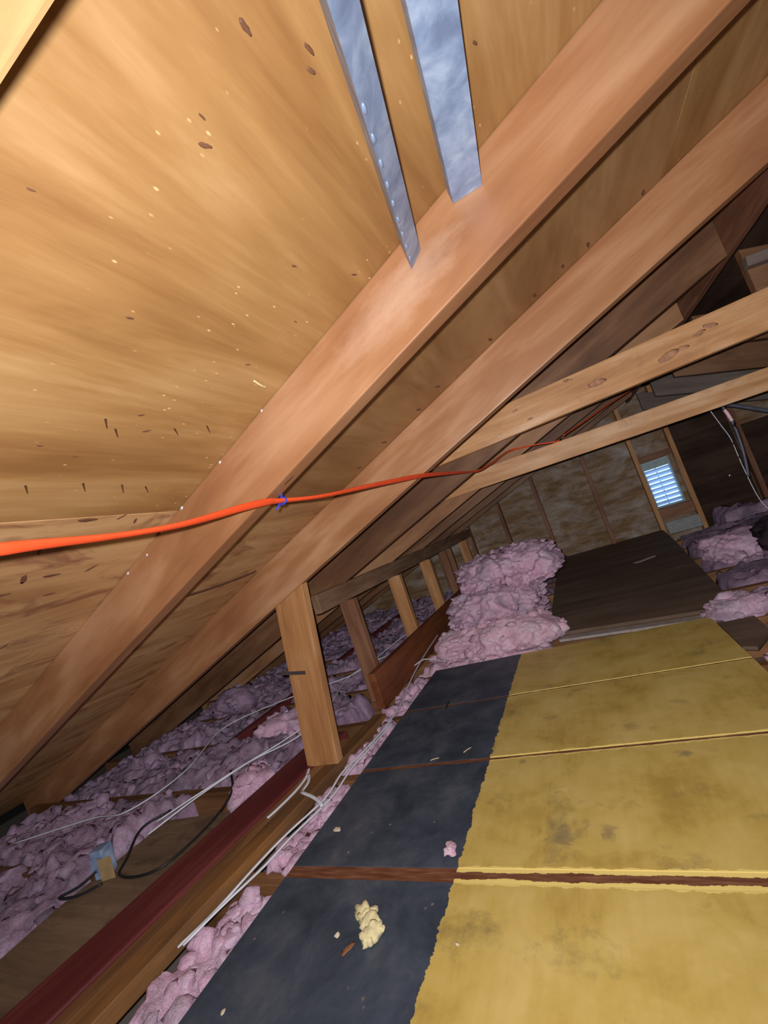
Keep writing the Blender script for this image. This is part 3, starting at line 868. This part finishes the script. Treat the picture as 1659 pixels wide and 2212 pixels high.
# ================================================================== PAINTED DECK
deck = bpy.data.objects.new('painted_deck', None)
C.objects.link(deck)
tag(deck, 'plywood walking deck painted yellow with a black band on its left side', 'deck')
XD0, XD1 = -0.9218, 0.2998
HALF = (0.012, 0.0175, 0.0085, 0.0065)
edges = [-0.40] + list(SEAMS) + [2.040]
for i in range(5):
    ya = edges[i] + (HALF[i - 1] if i else 0)
    yb = edges[i + 1] - (HALF[i] if i < 4 else 0)
    link('deck_panel', box_me('deck_panel', XD0, XD1, ya, yb, -0.0195, 0.0, 0.0012), None, deck, MAT['deck'])
for i, sm in enumerate(SEAMS):
    hf = HALF[i]
    me = box_me('joint_strip', XD0, XD1, -hf + 0.0004, hf - 0.0004, -0.0195, -0.0010)
    o = link('joint_strip', me, Matrix.Translation((0, sm, 0)), deck, make_strip(hf))
    o['label'] = 'bare brown strip in the deck joint with ragged yellow paint edges'

# bits lying on the deck
def blob(name, c, r, seed, mat, label, cat, sub=3, group=None, rz=0.0, amp=0.5):
    bm = bmesh.new()
    bmesh.ops.create_icosphere(bm, subdivisions=sub, radius=1.0)
    for v in bm.verts:
        k = 1 + amp * noise.fractal(v.co * 1.3 + Vector((seed, seed * 2, 0)), 1.0, 2.0, 3)
        v.co = Matrix.Rotation(rz, 3, 'Z') @ Vector((v.co.x * r[0] * k, v.co.y * r[1] * k, v.co.z * r[2] * k))
    lo = min(v.co.z for v in bm.verts)
    for v in bm.verts: v.co += Vector(c) - Vector((0, 0, lo))
    return tag(link(name, mesh_from_bm(bm, name, True), None, None, mat), label, cat, group)
bm = bmesh.new()
rnd = random.Random(8)
for (x, y, r) in ((-0.640, 0.700, 0.017), (-0.628, 0.690, 0.017), (-0.612, 0.678, 0.018), (-0.598, 0.662, 0.018), (-0.603, 0.648, 0.015), (-0.618, 0.703, 0.009), (-0.585, 0.668, 0.009)):
    ret = bmesh.ops.create_icosphere(bm, subdivisions=3, radius=1.0)
    s = rnd.random() * 50
    for v in ret['verts']:
        k = 1 + 0.45 * noise.fractal(v.co * 1.4 + Vector((s, s, s)), 1, 2, 3)
        v.co = Vector((x, y, 0.009)) + Vector((v.co.x * r * k, v.co.y * r * k, max(-0.009, v.co.z * r * 0.75 * k)))
fm = link('foam_lump', mesh_from_bm(bm, 'foam_lump', True), None, None, MAT['foam'])
tag(fm, 'crooked cream lump of dried foam on the black paint', 'foam')
blob('foam_crumb', (-0.854, 0.933, 0.0), (0.012, 0.009, 0.004), 2, MAT['chip'], 'pale crumb on the black paint left of the middle', 'crumb', 2)
blob('foam_crumb', (-0.680, 0.655, 0.0), (0.006, 0.006, 0.003), 3, MAT['chip'], 'small pale crumb left of the foam lump', 'crumb', 2)
blob('foam_crumb', (-0.661, 0.702, 0.0), (0.004, 0.005, 0.003), 5, MAT['chip'], 'tiny pale crumb touching the upper side of the foam lump', 'crumb', 2)
blob('foam_crumb', (-0.428, 0.660, 0.0), (0.004, 0.003, 0.002), 6, MAT['chip'], 'tiny white crumb on the yellow paint near the black edge', 'crumb', 2)
blob('foam_crumb', (-0.985 + 0.15, 0.505, 0.0), (0.004, 0.006, 0.002), 9, MAT['chip'], 'tiny pale crumb at the lower left corner of the black paint', 'crumb', 2)
blob('insulation_tuft', (-0.497, 0.861, 0.0), (0.013, 0.018, 0.006), 7, MAT['insul_bright'], 'small pink tuft of insulation at the edge of the yellow paint', 'insulation', 3, amp=0.9)
blob('wood_chip', (-0.640, 0.634, 0.0), (0.006, 0.017, 0.002), 4, MAT['brown_chip'], 'brown wood chip beside the foam lump', 'chip', 2, rz=-0.5)
tag(tube('wood_straw', [(-0.672, 1.222, 0.0015), (-0.660, 1.228, 0.002), (-0.645, 1.232, 0.0015)], 0.0012, MAT['splinter'], seg=5, n=3), 'pale straw on the black paint by the middle joint', 'splinter')
tag(tube('wood_straw', [(-0.565, 1.248, 0.0015), (-0.555, 1.262, 0.002), (-0.545, 1.272, 0.0015)], 0.0012, MAT['splinter'], seg=5, n=3), 'pale straw at the paint edge by the middle joint', 'splinter')
tag(tube('bent_nail', [(-0.722, 1.575, 0.003), (-0.725, 1.60, 0.004), (-0.727, 1.628, 0.003)], 0.0035, MAT['black_cable'], seg=6, n=3), 'black nail lying on the black paint near the far joint', 'nail')

# ================================================================== DARK PLYWOOD BEYOND THE DECK
dp = link('plywood_sheet', prism_me('plywood_sheet', [(-0.355, 2.262), (0.415, 2.130), (0.56, 4.03), (0.60, 4.69), (-0.366, 4.69)], -0.0205, -0.004), None, None, MAT['dark_ply'])
tag(dp, 'dark dusty plywood sheet on the floor towards the louver', 'plywood')
st = board('lath', (0.215, 3.452, -0.004), (0.86, 0.5, 0), (-0.5, 0.86, 0), (0.155, 0.038, 0.006), MAT['pale_lath'], 0.001)
tag(st, 'short pale lath lying on the dark plywood', 'lath')
sc = link('plywood_scrap', prism_me('plywood_scrap', [(0.306, 1.72), (0.34, 1.70), (0.418, 1.82), (0.425, 1.985), (0.306, 1.975)], -0.0205, -0.008), None, None, MAT['dark_ply'])
tag(sc, 'dark plywood scrap against the right edge of the yellow deck', 'plywood')
gl = board('deck_edge_strip', (-0.30, 2.155, -0.0205), (0.985, -0.17, 0), (0.17, 0.985, 0), (0.64, 0.05, 0.012), MAT['pale_lath'], 0.001)
tag(gl, 'grey strip of wood lying between the yellow deck and the dark plywood', 'lath')

# ================================================================== GABLE FRAMING AND LOUVER
gs = [(-1.60, 'gable stud hidden low behind the knee wall'), (-1.19, 'gable stud behind the end of the knee wall'), (-0.79, 'leftmost visible thin stud on the gable wall'), (-0.375, 'second thin stud on the gable wall, above the insulation heap'), (0.155, 'stud in the middle of the mildewed gable panels'), (0.585, 'stud along the left side of the louver'), (0.905, 'stud along the right side of the louver'), (1.40, 'dark gable stud right of the small daylight hole')]
for x, lb in gs:
    top_z = min(roof_z(x), roof_z(x + 0.038)) - 0.002
    g = board('gable_stud', (x, GABLE_Y - 0.089, -0.168), (0, 0, 1), (1, 0, 0), (top_z + 0.168, 0.038, 0.087), MAT['stud_dark'] if x not in (0.585, 0.905) else MAT['stud'])
    tag(g, lb, 'stud', 'gable wall studs')
vent = bpy.data.objects.new('louver_vent', None)
C.objects.link(vent)
vent.location = ((VX0 + VX1) / 2, GABLE_Y + 0.02, VZ0)
tag(vent, 'daylit louver vent with pale blue slats in the gable wall', 'vent')
def vpart(name, me, mat, m=None):
    o = link(name, me, None, vent, mat)
    o.matrix_parent_inverse = Matrix.Translation(vent.location).inverted()
    if m is not None: o.matrix_basis = m
    return o
yv0, yv1 = GABLE_Y + 0.002, GABLE_Y + 0.075
e = 0.0008
vpart('frame_side', box_me('frame_side', VX0 + e, VX0 + 0.012, yv0, yv1, VZ0 + e, VZ1 - e), MAT['vent_frame'])
vpart('frame_side', box_me('frame_side', VX1 - 0.012, VX1 - e, yv0, yv1, VZ0 + e, VZ1 - e), MAT['vent_frame'])
vpart('frame_sill', box_me('frame_sill', VX0 + 0.0125, VX1 - 0.0125, yv0, yv1, VZ0 + e, VZ0 + 0.012), MAT['vent_frame'])
vpart('frame_head', box_me('frame_head', VX0 + 0.0125, VX1 - 0.0125, yv0, yv1, VZ1 - 0.075, VZ1 - e), MAT['vent_frame'])
nsl = 8
z0s, z1s = VZ0 + 0.014, VZ1 - 0.077
pit = (z1s - z0s) / nsl
slat_me = box_me('slat', VX0 + 0.0135, VX1 - 0.0135, -0.032, 0.032, -0.0015, 0.0015)
for k in range(nsl):
    zc = z0s + pit * (k + 0.5)
    vpart('slat', slat_me, MAT['slat'], Matrix.Translation((0, GABLE_Y + 0.042, zc)) @ Matrix.Rotation(math.radians(-33), 4, 'X'))
vpart('mullion', box_me('mullion', 0.748, 0.756, GABLE_Y + 0.0755, GABLE_Y + 0.082, VZ0 + 0.001, VZ1 - 0.001), MAT['vent_frame'])
hd = board('vent_blocking', (0.6235, GABLE_Y - 0.06, 0.652), (1, 0, 0), (0, 1, 0), (0.281, 0.058, 0.06), MAT['stud_dark'])
tag(hd, 'dark wood blocking above the louver between its studs', 'block')
hd = board('vent_blocking', (0.6235, GABLE_Y - 0.06, 0.085), (1, 0, 0), (0, 1, 0), (0.281, 0.058, 0.10), MAT['stud_dark'])
tag(hd, 'dark wood blocking below the louver between its studs', 'block')
gb = board('metal_cover', (0.588, 4.30, -0.004), (1, 0.0, 0), (0, 0.35, 0.94), (0.25, 0.105, 0.012), MAT['grey_box'])
gb2 = tag(gb, 'grey panel standing on the floor below the louver', 'panel')

# ================================================================== INSULATION
G = 'insulation batts between the joists'
for k in range(-1, 10):
    ya = 0.402 + 0.4017 * k + 0.008
    yb = 0.402 + 0.4017 * (k + 1) - 0.008
    yb = min(yb, GABLE_Y - 0.01)
    if k == 9: yb = 4.64
    if k == 0: yb += 0.035
    if k == -1: yb += 0.03
    x1 = -1.32 if k >= 2 else -1.76
    if k == 2: x1 = -1.34
    lbl = {-1: 'pink insulation batt at the lower left picture edge', 0: 'pink insulation batt beside the dusty brown board, under the metal box', 1: 'pink insulation batt crossed by the pale wires left of the maroon plank',
           2: 'pink insulation batt left of the tall post', 3: 'pink insulation batt seen between the tall post and the first short post', 4: 'pink insulation batt behind the first short post', 5: 'pink insulation batt behind the second short post',
           6: 'dim insulation batt behind the third short post', 7: 'dim insulation batt behind the fourth short post', 8: 'dim insulation batt behind the farthest short posts', 9: 'dim insulation batt left against the gable wall'}[k]
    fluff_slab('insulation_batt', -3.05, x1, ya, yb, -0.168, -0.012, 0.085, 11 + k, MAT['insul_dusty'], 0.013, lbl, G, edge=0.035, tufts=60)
# narrow strip between the orange timber and the deck
for k, (ya, yb, lb) in enumerate(((0.06, 0.382, 'strip of pink insulation at the bottom edge beside the black paint'), (0.424, 0.782, 'bright strip of pink insulation between the orange timber and the black paint'), (0.824, 1.183, 'bright strip of pink insulation below the looped white cable'), (1.225, 1.585, 'strip of pink insulation beside the tall post'), (1.627, 1.99, 'strip of pink insulation beside the near end of the red-brown plank'))):
    fluff_slab('insulation_strip', -1.075, -0.918, ya, yb, -0.168, -0.022, 0.05, 40 + k, MAT['insul'], 0.008, lb, 'insulation strips along the deck', edge=0.03, tufts=30, ragged=0.010)
# loose batts beyond the deck
fluff_slab('insulation_batt', -1.072, -0.37, 2.055, 2.39, -0.168, -0.01, 0.06, 61, MAT['insul_bright'], 0.011, 'pink batt at the far edge of the deck below the insulation heap', None, edge=0.05, tufts=40)
fluff_slab('insulation_batt', -1.072, -0.38, 2.432, 2.79, -0.168, -0.01, 0.06, 62, MAT['insul'], 0.014, 'pink batt under the insulation heap', None, edge=0.05, tufts=10)
fluff_slab('insulation_batt', -1.072, -0.38, 2.834, 3.18, -0.168, -0.015, 0.06, 63, MAT['insul'], 0.016, 'pink batt right behind the insulation heap', None, edge=0.05, tufts=10)
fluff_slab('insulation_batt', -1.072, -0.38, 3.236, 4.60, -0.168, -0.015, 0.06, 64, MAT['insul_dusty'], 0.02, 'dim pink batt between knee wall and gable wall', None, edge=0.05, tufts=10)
HG = 'folded batts heaped beyond the deck'
fluff_blob('folded_batt', (-0.62, 2.26, 0.045), (0.33, 0.15, 0.085), -0.08, 71, MAT['insul_bright'], 'bright pink lowest layer of the folded insulation heap', 0.04, group=HG, floor_z=-0.004, tufts=50, sub=6)
fluff_blob('folded_batt', (-0.60, 2.46, 0.175), (0.26, 0.22, 0.12), -0.10, 72, MAT['insul_grey'], 'grey-pink middle layer of the folded insulation heap', 0.05, group=HG, tufts=60, sub=6)
fluff_blob('folded_batt', (-0.475, 2.56, 0.325), (0.285, 0.24, 0.115), -0.12, 73, MAT['insul'], 'dusty rounded top layer of the folded insulation heap', 0.06, group=HG, power=2.8, tufts=90, sub=6)
# right-hand side
fluff_slab('insulation_batt', 0.33, 1.10, 0.43, 0.775, -0.168, -0.03, 0.06, 78, MAT['insul'], 0.02, 'pink insulation right of the deck, beyond the bottom right corner', None, edge=0.05, tufts=10)
fluff_slab('insulation_batt', 0.33, 1.10, 0.83, 1.175, -0.168, -0.03, 0.06, 79, MAT['insul'], 0.02, 'pink insulation right of the deck, just outside the right picture edge', None, edge=0.05, tufts=10)
fluff_slab('insulation_batt', 0.33, 0.95, 1.227, 1.585, -0.168, 0.0, 0.09, 81, MAT['insul_bright'], 0.016, 'pale pink insulation at the right edge beside the yellow deck', None, edge=0.07, tufts=20)
fluff_slab('insulation_batt', 0.435, 1.20, 1.635, 1.985, -0.168, 0.0, 0.08, 82, MAT['insul'], 0.016, 'pink insulation behind the dark plywood scrap', None, edge=0.06, tufts=20)
fluff_slab('insulation_batt', 0.425, 1.30, 2.035, 2.385, -0.168, -0.01, 0.07, 83, MAT['insul'], 0.018, 'pink insulation right of the near corner of the dark plywood', None, edge=0.06, tufts=20)
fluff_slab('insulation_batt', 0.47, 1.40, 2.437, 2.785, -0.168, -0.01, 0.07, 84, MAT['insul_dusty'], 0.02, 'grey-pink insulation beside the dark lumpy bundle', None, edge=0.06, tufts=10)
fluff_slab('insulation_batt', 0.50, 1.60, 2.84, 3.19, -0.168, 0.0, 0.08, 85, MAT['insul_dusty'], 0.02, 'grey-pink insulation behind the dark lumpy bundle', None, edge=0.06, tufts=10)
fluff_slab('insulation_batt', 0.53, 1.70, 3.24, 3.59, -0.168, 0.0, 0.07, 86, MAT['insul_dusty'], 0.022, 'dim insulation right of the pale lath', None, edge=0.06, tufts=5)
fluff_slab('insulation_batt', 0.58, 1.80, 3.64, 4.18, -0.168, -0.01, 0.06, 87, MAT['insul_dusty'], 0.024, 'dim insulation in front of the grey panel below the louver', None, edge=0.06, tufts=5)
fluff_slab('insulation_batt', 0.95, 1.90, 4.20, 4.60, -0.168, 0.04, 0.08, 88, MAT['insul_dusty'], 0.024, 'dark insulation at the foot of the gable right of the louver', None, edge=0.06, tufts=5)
fluff_blob('insulation_clump', (0.70, 2.98, 0.06), (0.16, 0.13, 0.07), 0.2, 91, MAT['insul'], 'pink clump of insulation standing up behind the dark bundle', 0.04, sub=5, tufts=14)
fluff_blob('insulation_clump', (0.425, 1.475, 0.02), (0.085, 0.10, 0.06), 0.2, 92, MAT['insul'], 'bright whitish-pink clump at the right edge beside the deck', 0.04, sub=5, tufts=14)
fluff_blob('insulation_clump', (0.43, 2.07, 0.005), (0.12, 0.06, 0.035), -0.1, 93, MAT['insul_grey'], 'pale clump of insulation at the far right corner of the deck', 0.035, sub=5, tufts=14)
# clumps standing up among the left batts
fluff_blob('insulation_clump', (-1.62, 1.66, 0.0), (0.12, 0.10, 0.06), 0.4, 94, MAT['insul'], 'torn pink clump just left of the tall post', 0.04, sub=4, tufts=24)
fluff_blob('insulation_clump', (-1.44, 1.22, -0.02), (0.07, 0.09, 0.05), 0.4, 95, MAT['insul'], 'torn pink clump at the end of the dusty brown board', 0.03, sub=4, tufts=24)
fluff_blob('insulation_clump', (-2.45, 2.10, 0.03), (0.16, 0.10, 0.07), 0.2, 96, MAT['insul_dusty'], 'torn clump poking up below the third rafter', 0.04, sub=4, tufts=30)

# ================================================================== CABLES
def cable(pts, label, r=0.0040, rh=0.0028, mat='white_cable', group='white cables'):
    return tag(tube('cable', pts, r, MAT[mat], rh, seg=8, n=6), label, 'cable', group)
cable([(-1.085, 0.60, -0.002), (-1.042, 0.673, 0.012), (-1.015, 0.80, 0.022), (-0.995, 0.90, 0.024), (-0.965, 1.044, 0.020), (-0.972, 1.166, 0.024), (-0.955, 1.30, 0.020), (-0.945, 1.443, 0.018), (-0.955, 1.65, 0.018), (-1.0, 1.85, 0.020), (-1.045, 2.20, 0.03), (-1.06, 2.6, 0.05)], 'white cable running along the orange timber beside the deck')
cable([(-1.065, 0.60, 0.004), (-1.028, 0.68, 0.016), (-1.0, 0.80, 0.013), (-0.985, 0.90, 0.014), (-0.953, 1.06, 0.012), (-0.956, 1.2, 0.016), (-0.938, 1.36, 0.016), (-0.932, 1.5, 0.014)], 'second white cable lying against the first beside the deck')
cable([(-1.115, 1.165, 0.027), (-1.085, 1.12, 0.027), (-1.072, 1.07, 0.030), (-1.045, 1.045, 0.040), (-1.0, 1.03, 0.036), (-0.96, 1.012, 0.030), (-0.945, 1.0, 0.024)], 'white cable looped across the orange timber in front of the tall post', 0.006, 0.003)
cable([(-1.14, 1.20, 0.028), (-1.118, 1.15, 0.026), (-1.11, 1.08, 0.026), (-1.118, 1.0, 0.026), (-1.128, 0.96, 0.025)], 'short white cable end along the maroon plank at the post foot', 0.006, 0.003)
cable([(-1.62, 0.90, 0.03), (-1.56, 1.05, 0.045), (-1.50, 1.20, 0.05), (-1.46, 1.28, 0.05), (-1.36, 1.42, 0.045), (-1.34, 1.62, 0.05), (-1.46, 2.0, 0.05), (-1.42, 2.16, 0.06), (-1.30, 2.25, 0.07)], 'white cable over the insulation left of the tall post, nearer one')
cable([(-1.66, 0.96, 0.03), (-1.58, 1.06, 0.045), (-1.48, 1.22, 0.056), (-1.40, 1.35, 0.06), (-1.33, 1.55, 0.06)], 'pale cable crossing the nearer white cable left of the tall post')
cable([(-2.5, 0.86, 0.03), (-2.12, 0.99, 0.035), (-1.88, 1.0, 0.05), (-1.86, 1.25, 0.05), (-2.05, 1.66, 0.05), (-1.70, 1.88, 0.07), (-1.45, 2.05, 0.06), (-1.36, 2.3, 0.06)], 'thin white cable farther left over the insulation')
cable([(-1.42, 2.20, 0.05), (-1.36, 2.45, 0.07), (-1.28, 2.62, 0.09), (-1.23, 2.7, 0.06)], 'white cable arching behind the second short post')
cable([(-1.05, 2.08, 0.035), (-0.99, 2.10, 0.05), (-0.92, 2.09, 0.035), (-0.86, 2.06, 0.03)], 'white cable end arching to the far black corner of the deck')
cable([(-1.58, 1.24, 0.03), (-1.46, 1.13, 0.02), (-1.43, 1.05, 0.006), (-1.42, 0.95, -0.002), (-1.43, 0.82, -0.003), (-1.50, 0.775, -0.003), (-1.60, 0.78, -0.003), (-1.64, 0.83, 0.004), (-1.70, 0.93, 0.03), (-1.66, 1.02, 0.03)], 'black wire curling over the dusty brown board', 0.004, 0.004, 'black_cable', None)
cable([(-1.66, 0.78, 0.03), (-1.70, 0.72, 0.01), (-1.735, 0.68, 0.008), (-1.68, 0.70, -0.002), (-1.63, 0.745, -0.002)], 'black wire loop below the small metal box', 0.004, 0.004, 'black_cable', None)

# small metal box with a tan tag
jb = bpy.data.objects.new('junction_box', None)
C.objects.link(jb)
jb.location = (-1.665, 0.785, -0.006)
jb.rotation_euler = (0, 0, 0.35)
tag(jb, 'small shiny metal junction box with a tan tag on the brown board', 'junction box')
link('box_body', box_me('box_body', -0.030, 0.012, -0.02, 0.025, 0.0, 0.085, 0.003), None, jb, MAT['galv'])
link('box_cover', box_me('box_cover', -0.032, 0.014, -0.0235, -0.0205, 0.022, 0.066, 0.001), None, jb, MAT['galv'])
t_ = link('tag', box_me('tag', 0.0, 0.046, -0.030, -0.027, -0.0015, 0.064, 0.001), None, jb, MAT['tan'])
t_['label'] = 'tan cardboard tag'

# ================================================================== DARK THINGS AT RIGHT
fluff_blob('wrapped_bundle', (0.92, 2.50, 0.125), (0.24, 0.42, 0.09), -0.22, 101, MAT['bag'], 'dark lumpy wrapped bundle on the insulation at the right edge', 0.04, sub=4)
bpy.data.objects['wrapped_bundle']['category'] = 'bundle'
tag(tube('hanging_wire', [(0.80, 2.98, 0.93), (0.824, 3.0, 0.829), (0.845, 3.0, 0.72), (0.862, 3.0, 0.626), (0.862, 3.0, 0.485), (0.875, 3.0, 0.258), (0.92, 2.98, 0.13)], 0.0025, MAT['white_cable'], seg=6), 'thin pale wire hanging down at the right beyond the ties', 'wire')
hb = bpy.data.objects.new('hanging_cable', None)
C.objects.link(hb); hb.location = (0.885, 3.0, 0.45)
tag(hb, 'grey cable with a pale pink sleeve hanging beside the thin wire', 'cable')
for nm, pts, r, mt in (('jacket', [(0.875, 3.0, 0.86), (0.885, 3.0, 0.815), (0.899, 3.0, 0.723), (0.895, 3.0, 0.584), (0.882, 3.0, 0.477), (0.868, 3.0, 0.40)], 0.008, 'pipe'), ('sleeve', [(0.886, 2.997, 0.80), (0.892, 2.997, 0.77), (0.898, 2.997, 0.725)], 0.0098, 'strap_pink')):
    o = tube(nm, pts, r, MAT[mt], seg=8, parent=hb)
    o.matrix_parent_inverse = Matrix.Translation(hb.location).inverted()
tag(tube('conduit', [(0.90, 3.04, 0.835), (0.945, 3.04, 0.807), (1.0, 3.04, 0.768), (1.064, 3.04, 0.721), (1.4, 3.04, 0.48)], 0.011, MAT['pipe'], seg=8), 'grey conduit slanting off the right edge beyond the collar ties', 'pipe')
